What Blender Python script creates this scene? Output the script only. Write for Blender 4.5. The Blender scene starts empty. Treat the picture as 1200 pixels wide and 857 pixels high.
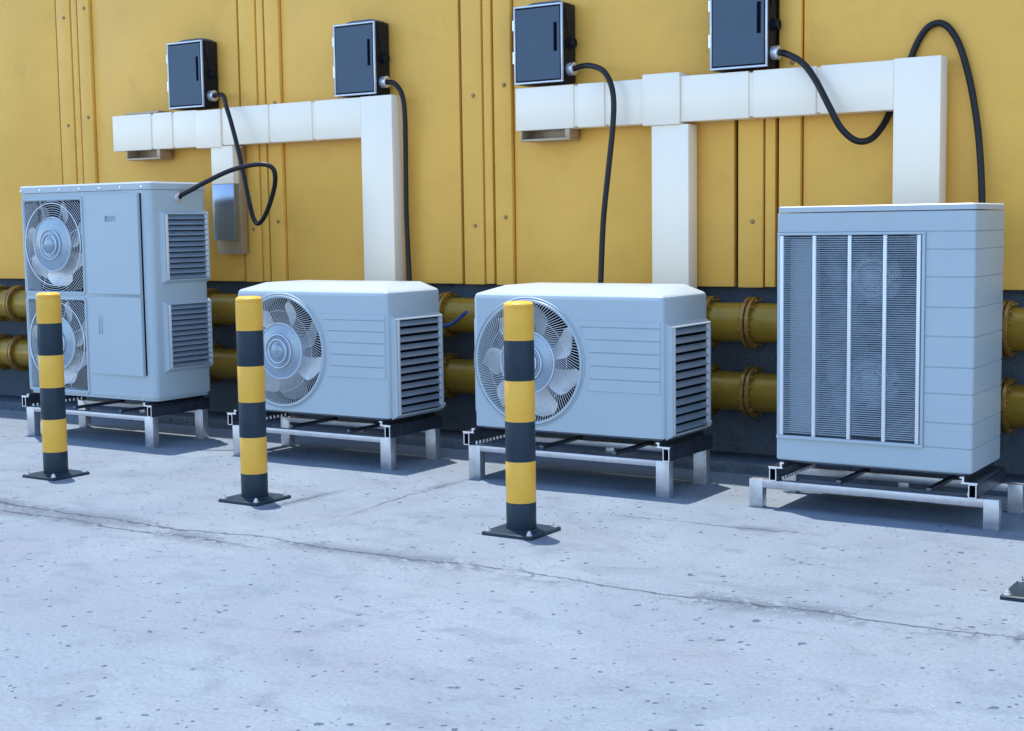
import bpy, bmesh, math, random
from mathutils import Vector, Matrix
R = math.radians
random.seed(7)
sc = bpy.context.scene
COL = sc.collection

# ------------------------------------------------------------------ camera
CAM = Vector((0, -7.3013, 1.33941))
YAW, PITCH, ROLL, FPX = R(32.7677), R(5.48905), R(-0.79994), 1679.7365
F = Vector((-math.sin(YAW) * math.cos(PITCH), math.cos(YAW) * math.cos(PITCH), -math.sin(PITCH)))
Rt = Vector((math.cos(YAW), math.sin(YAW), 0)); Up = Rt.cross(F)
R2 = Rt * math.cos(ROLL) + Up * math.sin(ROLL)
U2 = -Rt * math.sin(ROLL) + Up * math.cos(ROLL)
cd = bpy.data.cameras.new('camera'); cam = bpy.data.objects.new('camera', cd); COL.objects.link(cam)
M4 = Matrix((R2, U2, -F)).transposed().to_4x4(); M4.translation = CAM
cam.matrix_world = M4
cd.sensor_width = 36; cd.lens = FPX / 1200 * 36; cd.clip_start = .05; cd.clip_end = 3000
sc.camera = cam

# ------------------------------------------------------------------ light
SUN_TO = Vector((-.19, .115, 1)).normalized()       # high sun, a little behind the wall and to the left
w = bpy.data.worlds.new('World'); sc.world = w; w.use_nodes = True
nt = w.node_tree; nt.nodes.clear()
wo = nt.nodes.new('ShaderNodeOutputWorld'); bg = nt.nodes.new('ShaderNodeBackground'); sky = nt.nodes.new('ShaderNodeTexSky')
sky.sky_type = 'NISHITA'; sky.sun_disc = False
sky.sun_elevation = math.asin(SUN_TO.z); sky.sun_rotation = math.atan2(SUN_TO.x, SUN_TO.y)
sky.air_density = 1.0; sky.dust_density = .3; sky.ozone_density = 1.7
bg.inputs[1].default_value = .15
nt.links.new(sky.outputs[0], bg.inputs[0]); nt.links.new(bg.outputs[0], wo.inputs[0])
sd = bpy.data.lights.new('sun', 'SUN'); sd.energy = 2.35; sd.angle = R(.5); sd.color = (1, .92, .82)
so = bpy.data.objects.new('sun', sd); COL.objects.link(so)
so.rotation_euler = SUN_TO.to_track_quat('Z', 'Y').to_euler(); so.location = (0, -3, 8)
vs = sc.view_settings; vs.view_transform = 'Standard'; vs.look = 'None'; vs.exposure = 1.39; vs.gamma = 1
sc.cycles.max_bounces = 8; sc.cycles.diffuse_bounces = 4; sc.cycles.glossy_bounces = 4

# ------------------------------------------------------------------ materials
def mat(name, base, rough=.5, metal=0., spec=.5, var=.06, scale=6., bump=0., bscale=60., rvar=.1, dirt=None, dirt_amt=0., stretch=(1, 1, 1)):
    m = bpy.data.materials.new(name); m.use_nodes = True
    t = m.node_tree; N = t.nodes; L = t.links; b = N['Principled BSDF']
    b.inputs['Roughness'].default_value = rough; b.inputs['Metallic'].default_value = metal
    b.inputs['Specular IOR Level'].default_value = spec
    tc = N.new('ShaderNodeTexCoord'); mp = N.new('ShaderNodeMapping'); mp.inputs['Scale'].default_value = stretch
    oi = N.new('ShaderNodeObjectInfo'); ad = N.new('ShaderNodeVectorMath'); ad.operation = 'ADD'
    L.new(tc.outputs['Object'], ad.inputs[0]); L.new(oi.outputs['Location'], ad.inputs[1]); L.new(ad.outputs[0], mp.inputs['Vector'])
    n = N.new('ShaderNodeTexNoise'); n.inputs['Scale'].default_value = scale; n.inputs['Detail'].default_value = 6
    L.new(mp.outputs[0], n.inputs['Vector'])
    cr = N.new('ShaderNodeValToRGB')
    lo = [max(0, c * (1 - var)) for c in base]; hi = [min(1, c * (1 + var)) for c in base]
    cr.color_ramp.elements[0].color = (*lo, 1); cr.color_ramp.elements[1].color = (*hi, 1)
    cr.color_ramp.elements[0].position = .3; cr.color_ramp.elements[1].position = .7
    L.new(n.outputs['Fac'], cr.inputs['Fac']); out = cr.outputs[0]
    if dirt:
        n2 = N.new('ShaderNodeTexNoise'); n2.inputs['Scale'].default_value = scale * 3.1; n2.inputs['Detail'].default_value = 9; n2.inputs['Roughness'].default_value = .7
        L.new(mp.outputs[0], n2.inputs['Vector'])
        mr = N.new('ShaderNodeMapRange'); mr.inputs['From Min'].default_value = .52; mr.inputs['From Max'].default_value = .78; mr.inputs['To Max'].default_value = dirt_amt
        L.new(n2.outputs['Fac'], mr.inputs['Value'])
        mx = N.new('ShaderNodeMix'); mx.data_type = 'RGBA'; mx.inputs['B'].default_value = (*dirt, 1)
        L.new(mr.outputs[0], mx.inputs['Factor']); L.new(out, mx.inputs['A']); out = mx.outputs['Result']
    L.new(out, b.inputs['Base Color'])
    mr2 = N.new('ShaderNodeMapRange'); mr2.inputs['To Min'].default_value = max(.03, rough - rvar); mr2.inputs['To Max'].default_value = min(1, rough + rvar)
    L.new(n.outputs['Fac'], mr2.inputs['Value']); L.new(mr2.outputs[0], b.inputs['Roughness'])
    if bump:
        n3 = N.new('ShaderNodeTexNoise'); n3.inputs['Scale'].default_value = bscale; n3.inputs['Detail'].default_value = 4
        L.new(mp.outputs[0], n3.inputs['Vector'])
        bp = N.new('ShaderNodeBump'); bp.inputs['Strength'].default_value = bump; bp.inputs['Distance'].default_value = .004
        L.new(n3.outputs['Fac'], bp.inputs['Height']); L.new(bp.outputs[0], b.inputs['Normal'])
    return m

M = {}
M['tan'] = mat('painted_cladding', (.83, .46, .092), rough=.34, spec=.25, var=.07, scale=1.3, bump=.25, bscale=2.6, dirt=(.55, .28, .05), dirt_amt=.38)
M['pipe'] = mat('painted_pipe', (.30, .185, .022), rough=.3, spec=.35, metal=.25, var=.12, scale=4, bump=.1, bscale=90, dirt=(.13, .08, .03), dirt_amt=.5)
M['flange'] = mat('pipe_flange_metal', (.30, .17, .04), rough=.33, metal=.5, var=.25, scale=14, bump=.3, bscale=120)
M['unit'] = mat('pale_blue_casing', (.395, .475, .53), rough=.34, spec=.35, var=.025, scale=2.5, bump=.05, bscale=160, dirt=(.34, .40, .44), dirt_amt=.25)
M['unit_lid'] = mat('pale_casing_top', (.42, .49, .54), rough=.36, var=.03, scale=3, bump=.05, bscale=150)
M['wire'] = mat('grille_wire_coating', (.66, .70, .74), rough=.35, metal=.1, spec=.3, var=.02)
M['blade'] = mat('fan_blade_metal', (.93, .93, .92), rough=.3, metal=.15, var=.05, scale=20)
M['hub'] = mat('fan_hub_metal', (.26, .34, .43), rough=.28, metal=.35, var=.12, scale=9)
M['slat'] = mat('louver_slat_metal', (.22, .30, .41), rough=.34, metal=.25, var=.06, scale=8)
M['fin'] = mat('grille_slat_metal', (.44, .53, .62), rough=.32, metal=.3, var=.04, scale=8)
M['bar'] = mat('bright_strip_metal', (.72, .75, .79), rough=.35, metal=.2, var=.02)
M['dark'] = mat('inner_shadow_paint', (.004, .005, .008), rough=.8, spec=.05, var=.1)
M['steel'] = mat('galvanised_steel', (.50, .52, .57), rough=.36, metal=.75, var=.08, scale=30, bump=.12, bscale=110, dirt=(.3, .3, .32), dirt_amt=.35)
M['rail'] = mat('dark_rail_steel', (.10, .12, .16), rough=.3, metal=.8, var=.15, scale=18, bump=.1)
M['cut'] = mat('cut_metal_edge', (.80, .80, .84), rough=.35, metal=.4, var=.04)
M['duct'] = mat('white_duct_metal', (.92, .82, .68), rough=.42, metal=.15, var=.02, scale=1.6, bump=.04, bscale=50)
M['duct_refl'] = mat('duct_metal_dark_reflection', (.30, .36, .48), rough=.2, metal=.9, var=.02, rvar=.04)  # glossy duct metal with a dark reflection painted into its base colour
M['duct_in'] = mat('duct_inner_metal', (.42, .33, .23), rough=.4, metal=.5, var=.06)
M['box'] = mat('blue_grey_enclosure', (.06, .095, .14), rough=.42, spec=.3, var=.06, scale=9, bump=.1, bscale=200)
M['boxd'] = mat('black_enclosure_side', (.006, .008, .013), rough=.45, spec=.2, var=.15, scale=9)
M['boxe'] = mat('enclosure_edge_metal', (.55, .60, .68), rough=.3, metal=.5, var=.04)
M['rubber'] = mat('black_cable_rubber', (.005, .006, .010), rough=.4, spec=.35, var=.15)
M['blue'] = mat('blue_hose_rubber', (.01, .05, .22), rough=.35, var=.1)
M['yellow'] = mat('yellow_bollard_paint', (.80, .44, .058), rough=.36, spec=.35, var=.05, scale=7, bump=.08, bscale=70, dirt=(.60, .35, .06), dirt_amt=.3)
M['navy'] = mat('dark_bollard_paint', (.018, .034, .052), rough=.45, spec=.25, var=.12, scale=8, bump=.08, bscale=70)
M['bolt'] = mat('bolt_metal', (.75, .76, .8), rough=.25, metal=.7, var=.05)
M['tanbolt'] = mat('painted_bolt', (.30, .20, .09), rough=.4, metal=.2, var=.1)

def concrete(name, c1, c2, pits=True, cracks=False):
    m = bpy.data.materials.new(name); m.use_nodes = True
    t = m.node_tree; N = t.nodes; L = t.links; b = N['Principled BSDF']
    tc = N.new('ShaderNodeTexCoord'); P = tc.outputs['Object']
    def noise(s, d=8, r=.6, vec=P, dist=0):
        n = N.new('ShaderNodeTexNoise'); n.inputs['Scale'].default_value = s; n.inputs['Detail'].default_value = d
        n.inputs['Roughness'].default_value = r; n.inputs['Distortion'].default_value = dist; L.new(vec, n.inputs['Vector']); return n.outputs['Fac']
    def mr(v, a, b_, c=0, d=1):
        n = N.new('ShaderNodeMapRange'); n.inputs['From Min'].default_value = a; n.inputs['From Max'].default_value = b_
        n.inputs['To Min'].default_value = c; n.inputs['To Max'].default_value = d; L.new(v, n.inputs['Value']); return n.outputs[0]
    def ma(op, a, b_, cl=False):
        n = N.new('ShaderNodeMath'); n.operation = op; n.use_clamp = cl
        for i, x in enumerate((a, b_)):
            if isinstance(x, (int, float)): n.inputs[i].default_value = x
            else: L.new(x, n.inputs[i])
        return n.outputs[0]
    def mix(f, a, b_):
        n = N.new('ShaderNodeMix'); n.data_type = 'RGBA'; L.new(f, n.inputs['Factor'])
        for k, x in (('A', a), ('B', b_)):
            if isinstance(x, tuple): n.inputs[k].default_value = (*x, 1)
            else: L.new(x, n.inputs[k])
        return n.outputs['Result']
    col = mix(mr(noise(.9, 7, .65), .35, .65), c1, c2)
    # faint warm and grey patches and trowel streaks
    warm = tuple(min(1, x * y) for x, y in zip(c1, (1.1, 1.0, .985)))
    col = mix(mr(noise(1.7, 8, .7), .42, .66, 0, .9), col, warm)
    mp = N.new('ShaderNodeMapping'); mp.inputs['Scale'].default_value = (1, 1.5, 1); mp.inputs['Rotation'].default_value = (0, 0, R(32)); L.new(P, mp.inputs['Vector'])
    streak = mr(noise(3.2, 12, .75, mp.outputs[0], .6), .50, .66, 0, .55)
    grey = tuple(x * .66 for x in c1)
    col = mix(streak, col, grey)
    fine = noise(60, 6, .7); col = mix(mr(fine, .34, .6, .42, 0), col, tuple(x * .6 for x in c1))
    height = ma('MULTIPLY', fine, .25)
    if pits:
        for s, th, seed in ((6.5, .12, 0), (12, .17, 7.3), (22, .22, 3.1), (41, .17, 5.7)):
            wv = N.new('ShaderNodeVectorMath'); wv.operation = 'ADD'; wv.inputs[1].default_value = (seed, seed * 2, 0)
            nz = N.new('ShaderNodeTexNoise'); nz.inputs['Scale'].default_value = s * 2.2; nz.inputs['Detail'].default_value = 3; L.new(P, nz.inputs['Vector'])
            sc_ = N.new('ShaderNodeVectorMath'); sc_.operation = 'SCALE'; sc_.inputs['Scale'].default_value = .55 / s; L.new(nz.outputs['Color'], sc_.inputs[0])
            ad = N.new('ShaderNodeVectorMath'); ad.operation = 'ADD'; L.new(P, ad.inputs[0]); L.new(sc_.outputs[0], ad.inputs[1]); L.new(ad.outputs[0], wv.inputs[0])
            vo = N.new('ShaderNodeTexVoronoi'); vo.inputs['Scale'].default_value = s; L.new(wv.outputs[0], vo.inputs['Vector'])
            sz = N.new('ShaderNodeSeparateColor'); L.new(vo.outputs['Color'], sz.inputs[0])
            thr = ma('MULTIPLY', mr(sz.outputs[0], .46, 1, 0, 1), th)          # only some cells hold a pit
            pit = mr(ma('SUBTRACT', thr, vo.outputs['Distance']), 0, .03)
            col = mix(ma('MULTIPLY', pit, .92), col, tuple(x * y for x, y in zip(c2, (.26, .33, .42))))
            height = ma('SUBTRACT', height, ma('MULTIPLY', pit, .8))
    if cracks:
        sx = N.new('ShaderNodeSeparateXYZ'); L.new(P, sx.inputs[0])
        X, Y = sx.outputs[0], sx.outputs[1]
        def crack(y0, slope, amp, wid, seed, x0=-60, x1=60, swap=0):
            X, Y = (sx.outputs[1], sx.outputs[0]) if swap else (sx.outputs[0], sx.outputs[1])
            v = N.new('ShaderNodeVectorMath'); v.operation = 'ADD'; v.inputs[1].default_value = (seed, 0, 0); L.new(P, v.inputs[0])
            n = N.new('ShaderNodeTexNoise'); n.inputs['Scale'].default_value = 1.1; n.inputs['Detail'].default_value = 9; n.inputs['Roughness'].default_value = .62; L.new(v.outputs[0], n.inputs['Vector'])
            off = ma('ADD', ma('MULTIPLY', ma('SUBTRACT', n.outputs['Fac'], .5), amp), ma('MULTIPLY', ma('SUBTRACT', noise(11, 6, .75, v.outputs[0]), .5), .075))
            d = ma('ABSOLUTE', ma('SUBTRACT', ma('ADD', Y, off), ma('ADD', ma('MULTIPLY', X, slope), y0)), 0)
            n2 = noise(2.2, 5, .7, v.outputs[0]); wd = ma('MULTIPLY', mr(n2, .38, .62, .15, 1.0), wid)
            f = ma('SUBTRACT', 1, ma('DIVIDE', d, wd), True)
            if x0 > -60: f = ma('MULTIPLY', f, mr(X, x0, x0 + .4))
            if x1 < 60: f = ma('MULTIPLY', f, mr(X, x1, x1 - .4))
            # crumbled band beside the crack
            band = ma('MULTIPLY', ma('SUBTRACT', 1, ma('DIVIDE', d, wid * 9), True), mr(ma('MULTIPLY', noise(22, 9, .78, v.outputs[0]), mr(noise(1.4, 3, .5, v.outputs[0]), .35, .6, .6, 1.12)), .43, .50))
            if x0 > -60: band = ma('MULTIPLY', band, mr(X, x0, x0 + .4))
            if x1 < 60: band = ma('MULTIPLY', band, mr(X, x1, x1 - .4))
            return f, band
        for a in CRACKS:
            f, bnd = crack(*a)
            col = mix(ma('MULTIPLY', bnd, .75), col, (c1[0] * .5, c1[1] * .48, c1[2] * .52))
            col = mix(ma('MULTIPLY', f, .78), col, tuple(x * .3 for x in (c1[0] * .95, c1[1], c1[2] * 1.05)))
            height = ma('SUBTRACT', height, ma('MULTIPLY', ma('ADD', f, ma('MULTIPLY', bnd, .3)), 1.2))
    L.new(col, b.inputs['Base Color'])
    b.inputs['Roughness'].default_value = .8; b.inputs['Specular IOR Level'].default_value = .15
    bp = N.new('ShaderNodeBump'); bp.inputs['Strength'].default_value = .8; bp.inputs['Distance'].default_value = .008
    L.new(height, bp.inputs['Height']); L.new(bp.outputs[0], b.inputs['Normal'])
    return m
# y at x=0, slope, wander, width, seed, from x, to x
CRACKS = [(-2.615, .022, .30, .015, 0, -60, 60, 0), (-2.85, .0, .22, .012, 4.0, -9, -4.05, 0), (-1.41, .03, .16, .010, 9.0, -3.3, -2.1, 0), (-4.40, -.06, .16, .007, 13.0, -2.2, -.9, 1), (-4.66, .03, .12, .007, 17.0, -2.4, -1.5, 1), (-2.55, .03, .2, .011, 23.0, -60, -5.6, 0)]
M['ground'] = concrete('weathered_concrete', (.178, .230, .288), (.232, .287, .338), cracks=True)
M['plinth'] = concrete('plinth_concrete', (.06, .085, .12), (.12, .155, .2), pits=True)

# ------------------------------------------------------------------ helpers
ORG = {}
def finish(bm, name, m, parent=None, org=None, kind=None, label=None, smooth=True):
    o0 = ORG.get(parent, Vector((0, 0, 0))) if parent else Vector((0, 0, 0))
    og = Vector(org) if org is not None else o0
    bmesh.ops.recalc_face_normals(bm, faces=bm.faces[:])
    for v in bm.verts: v.co -= og
    me = bpy.data.meshes.new(name); bm.to_mesh(me); bm.free()
    ms = m if isinstance(m, (list, tuple)) else [m]
    for k in ms: me.materials.append(M[k])
    if smooth:
        me.polygons.foreach_set('use_smooth', [True] * len(me.polygons)); me.set_sharp_from_angle(angle=R(24))
    o = bpy.data.objects.new(name, me); COL.objects.link(o)
    o.location = og - o0; ORG[o] = og
    if parent: o.parent = parent
    if kind: o['kind'] = kind
    if label: o['label'] = label
    return o
def inst(src, name, at, parent, rot=None):
    """another object on the same mesh; `at` is the world position of the mesh origin"""
    o = bpy.data.objects.new(name, src.data); COL.objects.link(o)
    p = ORG.get(parent, Vector()); o.location = Vector(at) - p; o.parent = parent; ORG[o] = Vector(at)
    if rot: o.rotation_euler = rot
    return o
def thing(name, label, cat, loc, group=None):
    o = bpy.data.objects.new(name, None); COL.objects.link(o); o.location = loc; ORG[o] = Vector(loc)
    o.empty_display_size = .1
    tag(o, label, cat, group); return o
def tag(o, label, cat, group=None):
    o['label'] = label; o['category'] = cat
    if group: o['group'] = group
    return o
def copy_tree(o, delta, parent=None):
    c = o.copy(); COL.objects.link(c); c.parent = parent
    if parent is None: c.location = o.location + Vector(delta)
    for ch in list(kids(o)): copy_tree(ch, (0, 0, 0), c)
    ORG[c] = ORG[o] + Vector(delta)
    return c
def kids(o): return [x for x in bpy.data.objects if x.parent == o]

def B(): return bmesh.new()
def box(bm, x0, x1, y0, y1, z0, z1, bev=0, mi=0):
    r = bmesh.ops.create_cube(bm, size=1)
    vs_ = r['verts']
    for v in vs_: v.co = Vector(((x0 + x1) / 2 + v.co.x * (x1 - x0), (y0 + y1) / 2 + v.co.y * (y1 - y0), (z0 + z1) / 2 + v.co.z * (z1 - z0)))
    fs = {f for v in vs_ for f in v.link_faces}
    if bev:
        es = list({e for v in vs_ for e in v.link_edges})
        rr = bmesh.ops.bevel(bm, geom=es, offset=bev, segments=2, affect='EDGES', profile=.5)
        fs = set(rr['faces']) | {f for f in fs if f.is_valid}
    for f in fs: f.material_index = mi
    return fs
def cyl(bm, p0, p1, r0, r1=None, n=24, caps=True, mi=0):
    p0, p1 = Vector(p0), Vector(p1); r1 = r0 if r1 is None else r1
    d = (p1 - p0).normalized(); a = d.orthogonal().normalized(); b = d.cross(a)
    A = [bm.verts.new(p0 + (a * math.cos(t) + b * math.sin(t)) * r0) for t in (2 * math.pi * i / n for i in range(n))]
    C = [bm.verts.new(p1 + (a * math.cos(t) + b * math.sin(t)) * r1) for t in (2 * math.pi * i / n for i in range(n))]
    fs = [bm.faces.new((A[i], A[(i + 1) % n], C[(i + 1) % n], C[i])) for i in range(n)]
    if caps: fs += [bm.faces.new(A[::-1]), bm.faces.new(C)]
    for f in fs: f.material_index = mi
def lathe(bm, prof, c, axis='Z', n=32, closed=False):
    """prof = [(r, t)] turned about an axis through c"""
    c = Vector(c); ax = {'X': Vector((1, 0, 0)), 'Y': Vector((0, 1, 0)), 'Z': Vector((0, 0, 1))}[axis]
    a = ax.orthogonal().normalized(); b = ax.cross(a); rings = []
    for r, t in prof:
        if r < 1e-6: rings.append([bm.verts.new(c + ax * t)])
        else: rings.append([bm.verts.new(c + ax * t + (a * math.cos(q) + b * math.sin(q)) * r) for q in (2 * math.pi * i / n for i in range(n))])
    if closed: rings.append(rings[0])
    for A, C in zip(rings, rings[1:]):
        for i in range(n):
            j = (i + 1) % n
            if len(A) == 1 and len(C) == 1: continue
            if len(A) == 1: bm.faces.new((A[0], C[j], C[i]))
            elif len(C) == 1: bm.faces.new((A[i], A[j], C[0]))
            else: bm.faces.new((A[i], A[j], C[j], C[i]))
def sweep(bm, pts, r, n=4, closed=False, caps=True):
    pts = [Vector(p) for p in pts]; N_ = len(pts); rings = []; prev = None
    for i, p in enumerate(pts):
        if closed: d = pts[(i + 1) % N_] - pts[i - 1]
        else: d = pts[min(i + 1, N_ - 1)] - pts[max(i - 1, 0)]
        d.normalize()
        if prev is None: a = d.orthogonal().normalized()
        else: a = (prev - d * prev.dot(d)).normalized()
        prev = a; b = d.cross(a)
        rings.append([bm.verts.new(p + (a * math.cos(q) + b * math.sin(q)) * r) for q in (2 * math.pi * (k + .5) / n for k in range(n))])
    seq = list(zip(rings, rings[1:])) + ([(rings[-1], rings[0])] if closed else [])
    for A, C in seq:
        for k in range(n): bm.faces.new((A[k], A[(k + 1) % n], C[(k + 1) % n], C[k]))
    if not closed and caps: bm.faces.new(rings[0][::-1]); bm.faces.new(rings[-1])
def catmull(P, seg=8):
    P = [Vector(p) for p in P]; P = [P[0] * 2 - P[1]] + P + [P[-1] * 2 - P[-2]]; out = []
    for i in range(1, len(P) - 2):
        a, b, c, d = P[i - 1:i + 3]
        for s in range(seg):
            t = s / seg
            out.append(.5 * ((2 * b) + (c - a) * t + (2 * a - 5 * b + 4 * c - d) * t * t + (3 * b - a - 3 * c + d) * t ** 3))
    return out + [P[-2]]
def outline(x0, x1, y0, y1, r, seg=5):
    """rounded plan outline, starting at the front left corner's right end and running to the back; last straight is the front"""
    pts = []
    for cx, cy, a0 in ((x1 - r, y0 + r, -90), (x1 - r, y1 - r, 0), (x0 + r, y1 - r, 90), (x0 + r, y0 + r, 180)):
        for k in range(seg + 1):
            a = R(a0 + 90 * k / seg); pts.append((cx + r * math.cos(a), cy + r * math.sin(a)))
    return pts
def loft(bm, levels, skip_front=(), cap0=True, cap1=True, mi=0):
    rings = [[bm.verts.new((x, y, z)) for x, y in pl] for pl, z in levels]
    n = len(rings[0])
    for li, (A, C) in enumerate(zip(rings, rings[1:])):
        for i in range(n):
            if i == n - 1 and li in skip_front: continue
            f = bm.faces.new((A[i], A[(i + 1) % n], C[(i + 1) % n], C[i])); f.material_index = mi
    if cap0: bm.faces.new(rings[0][::-1])
    if cap1: bm.faces.new(rings[-1])
def plate(bm, y, xs, zs, holes=(), depth=.1, circ=None):
    """front plate in the plane y on a grid, with rectangular holes (walls go back by depth) and one round hole"""
    for i in range(len(xs) - 1):
        for j in range(len(zs) - 1):
            a, b, c, d = xs[i], xs[i + 1], zs[j], zs[j + 1]
            if (i, j) in holes:
                F_ = [(a, c), (b, c), (b, d), (a, d)]
                A = [bm.verts.new((p, y, q)) for p, q in F_]; C = [bm.verts.new((p, y + depth, q)) for p, q in F_]
                for k in range(4): bm.faces.new((A[k], A[(k + 1) % 4], C[(k + 1) % 4], C[k]))
            elif circ and circ[0] == (i, j):
                _, cx, cz, r = circ; N_ = 96
                ang = sorted([2 * math.pi * k / N_ for k in range(N_)] + [math.atan2(q - cz, p - cx) % (2 * math.pi) for p in (a, b) for q in (c, d)])
                I, O, K = [], [], []
                for t in ang:
                    dx, dz = math.cos(t), math.sin(t)
                    s = min([(b - cx) / dx if dx > 1e-9 else 9, (a - cx) / dx if dx < -1e-9 else 9, (d - cz) / dz if dz > 1e-9 else 9, (c - cz) / dz if dz < -1e-9 else 9])
                    I.append(bm.verts.new((cx + r * dx, y, cz + r * dz))); O.append(bm.verts.new((cx + s * dx, y, cz + s * dz)))
                    K.append(bm.verts.new((cx + r * dx, y + depth, cz + r * dz)))
                for k in range(len(ang)):
                    l = (k + 1) % len(ang)
                    bm.faces.new((I[k], I[l], O[l], O[k])); bm.faces.new((I[k], K[k], K[l], I[l]))
            else:
                bm.faces.new([bm.verts.new((p, y, q)) for p, q in ((a, c), (b, c), (b, d), (a, d))])

# ------------------------------------------------------------------ ground and kerb
bm = B()
for a, b_, c, d in ((-400, 400, -400, -.21),):
    bm.faces.new([bm.verts.new(p) for p in ((a, c, 0), (b_, c, 0), (b_, d, 0), (a, d, 0))])
g = finish(bm, 'ground', 'ground', kind='structure')
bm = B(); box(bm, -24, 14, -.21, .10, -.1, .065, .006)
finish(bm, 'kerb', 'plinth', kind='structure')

# ------------------------------------------------------------------ the clad wall
wall = thing('clad_wall', 'ochre metal clad wall with vertical seams standing on a grey concrete plinth', 'wall', (-5, .1, 0))
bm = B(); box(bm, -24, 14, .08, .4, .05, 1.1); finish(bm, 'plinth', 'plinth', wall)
bm = B(); box(bm, -24, 14, .05, .4, 1.03, 4.7); finish(bm, 'backing_board', 'boxd', wall)
seams = [-8.67 + 1.817 * k for k in range(-8, 13)]
bm = B(); box(bm, .376, 1.817 - .020, 0, .045, .998, 4.7, .006)
p0 = finish(bm, 'cladding_panel', 'tan', wall, org=(0, 0, 0)); 
bm = B(); box(bm, .009, .154, -.016, .04, .996, 4.7, .006); s0 = finish(bm, 'seam_strip', 'tan', wall, org=(0, 0, 0))
bm = B(); box(bm, .164, .222, -.010, .04, 1.0, 4.7, .005); s1 = finish(bm, 'seam_rib', 'tan', wall, org=(0, 0, 0))
bm = B(); box(bm, .246, .368, -.022, .04, .994, 4.7, .006); s2 = finish(bm, 'seam_strip', 'tan', wall, org=(0, 0, 0))
bm = B(); lathe(bm, [(.013, 0), (.013, -.004), (.009, -.009), (0, -.010)], (0, 0, 0), 'Y', 8); bt = finish(bm, 'cladding_bolt', 'tanbolt', s0, org=(0, 0, 0))
first = True
for x in seams:
    for src, nm in ((p0, 'cladding_panel'), (s0, 'seam_strip'), (s1, 'seam_rib'), (s2, 'seam_strip')):
        if first: src.location = Vector((x, 0, 0)) - ORG[wall]; ORG[src] = Vector((x, 0, 0)); o = src
        else: o = inst(src, nm, (x, 0, 0), wall)
        if src in (s0, s2):
            for k in range(-1, 3):
                at = (x + .095, -.016, 2.14 + .785 * k) if src is s0 else (x + .322, -.022, 2.188 + .785 * k)
                if at[2] < 1.05 or at[2] > 4.6: continue
                if bt.parent is s0 and first and src is s0 and k == 0: bt.location = Vector(at) - Vector((x, 0, 0)); continue
                inst(bt, 'cladding_bolt', at, o)
    first = False

# ------------------------------------------------------------------ pipes
def pipe(z, label):
    t = thing('pipe', label, 'pipe', (-5, -.07, z), 'ochre pipes along the plinth')
    bm = B(); cyl(bm, (-18, -.07, z), (6, -.07, z), .107, n=48, caps=False); finish(bm, 'pipe_run', 'pipe', t)
    bm = B()
    for a in (-.025, .004): lathe(bm, [(.100, a), (.137, a), (.141, a + .003), (.141, a + .018), (.137, a + .021), (.100, a + .021)], (0, 0, 0), 'X', 40)
    fl = None; bolts = None
    for x in [-1.75] + [-3.095 - 2.018 * k for k in range(-3, 7)] + [-3.347 - 2.006 * k for k in range(-2, 6)]:
        if abs(x + 1.75) < .5 and x != -1.75: continue
        if fl is None:
            fl = o = finish(bm, 'flange', 'flange', t, org=(0, 0, 0)); o.location = Vector((x, -.07, z)) - ORG[t]; ORG[o] = Vector((x, -.07, z))
            b2 = B()
            for k in range(12):
                a = 2 * math.pi * (k + .5) / 12; y_, z_ = .123 * math.cos(a), .123 * math.sin(a)
                cyl(b2, (-.036, y_, z_), (.036, y_, z_), .008, n=6)
            bolts = finish(b2, 'flange_bolt_ring', 'flange', o, org=(0, 0, 0)); bolts.location = (0, 0, 0)
        else:
            o = inst(fl, 'flange', (x, -.07, z), t); b3 = inst(bolts, 'flange_bolt_ring', (x, -.07, z), o)
    return t
pipe(.81, 'upper ochre flanged pipe just under the bottom edge of the cladding')
pipe(.432, 'lower ochre flanged pipe running nearer the ground along the plinth')

# ------------------------------------------------------------------ white ducts
YD, YB = -.157, -.045
def seg(parent, x0, x1, z0, z1, y0=YD, name='duct_section', m='duct', lab=None):
    bm = B(); box(bm, x0, x1, y0, YB if y0 > -.2 else YB, z0, z1, .003); return finish(bm, name, m, parent, label=lab)
d1 = thing('cable_duct', 'white metal duct over the two left units, bent down at its right end', 'duct', (-6.7, -.1, 1.9), 'white ducts on the cladding')
xs = [(-7.946, -7.564), (-7.539, -7.359), (-7.334, -7.127), (-6.880, -6.475), (-6.457, -6.103), (-6.074, -5.702)]
for a, b_ in xs: seg(d1, a, b_, 1.918, 2.166)
for a in ((-7.564, -7.539), (-7.359, -7.334), (-6.475, -6.457), (-6.103, -6.074), (-6.897, -6.880)): seg(d1, a[0], a[1], 1.926, 2.158, -.149, 'duct_joint')
seg(d1, -7.127, -6.897, 1.906, 2.160, -.163, 'duct_collar')
seg(d1, -5.701, -5.456, .93, 2.168, -.158, 'down_duct')
seg(d1, -7.004, -6.806, 1.661, 1.914, -.150, 'down_duct')
seg(d1, -7.004, -6.806, 1.281, 1.660, -.150, 'down_duct', 'duct_refl', lab='lower length of the short branch, dark reflection painted into its colour')  # darker piece stands in for the reflection darkening down the branch
bm = B(); box(bm, -7.02, -6.80, -.098, -.03, 1.186, 1.90, .003); finish(bm, 'duct_sleeve', 'duct_in', d1)
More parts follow.
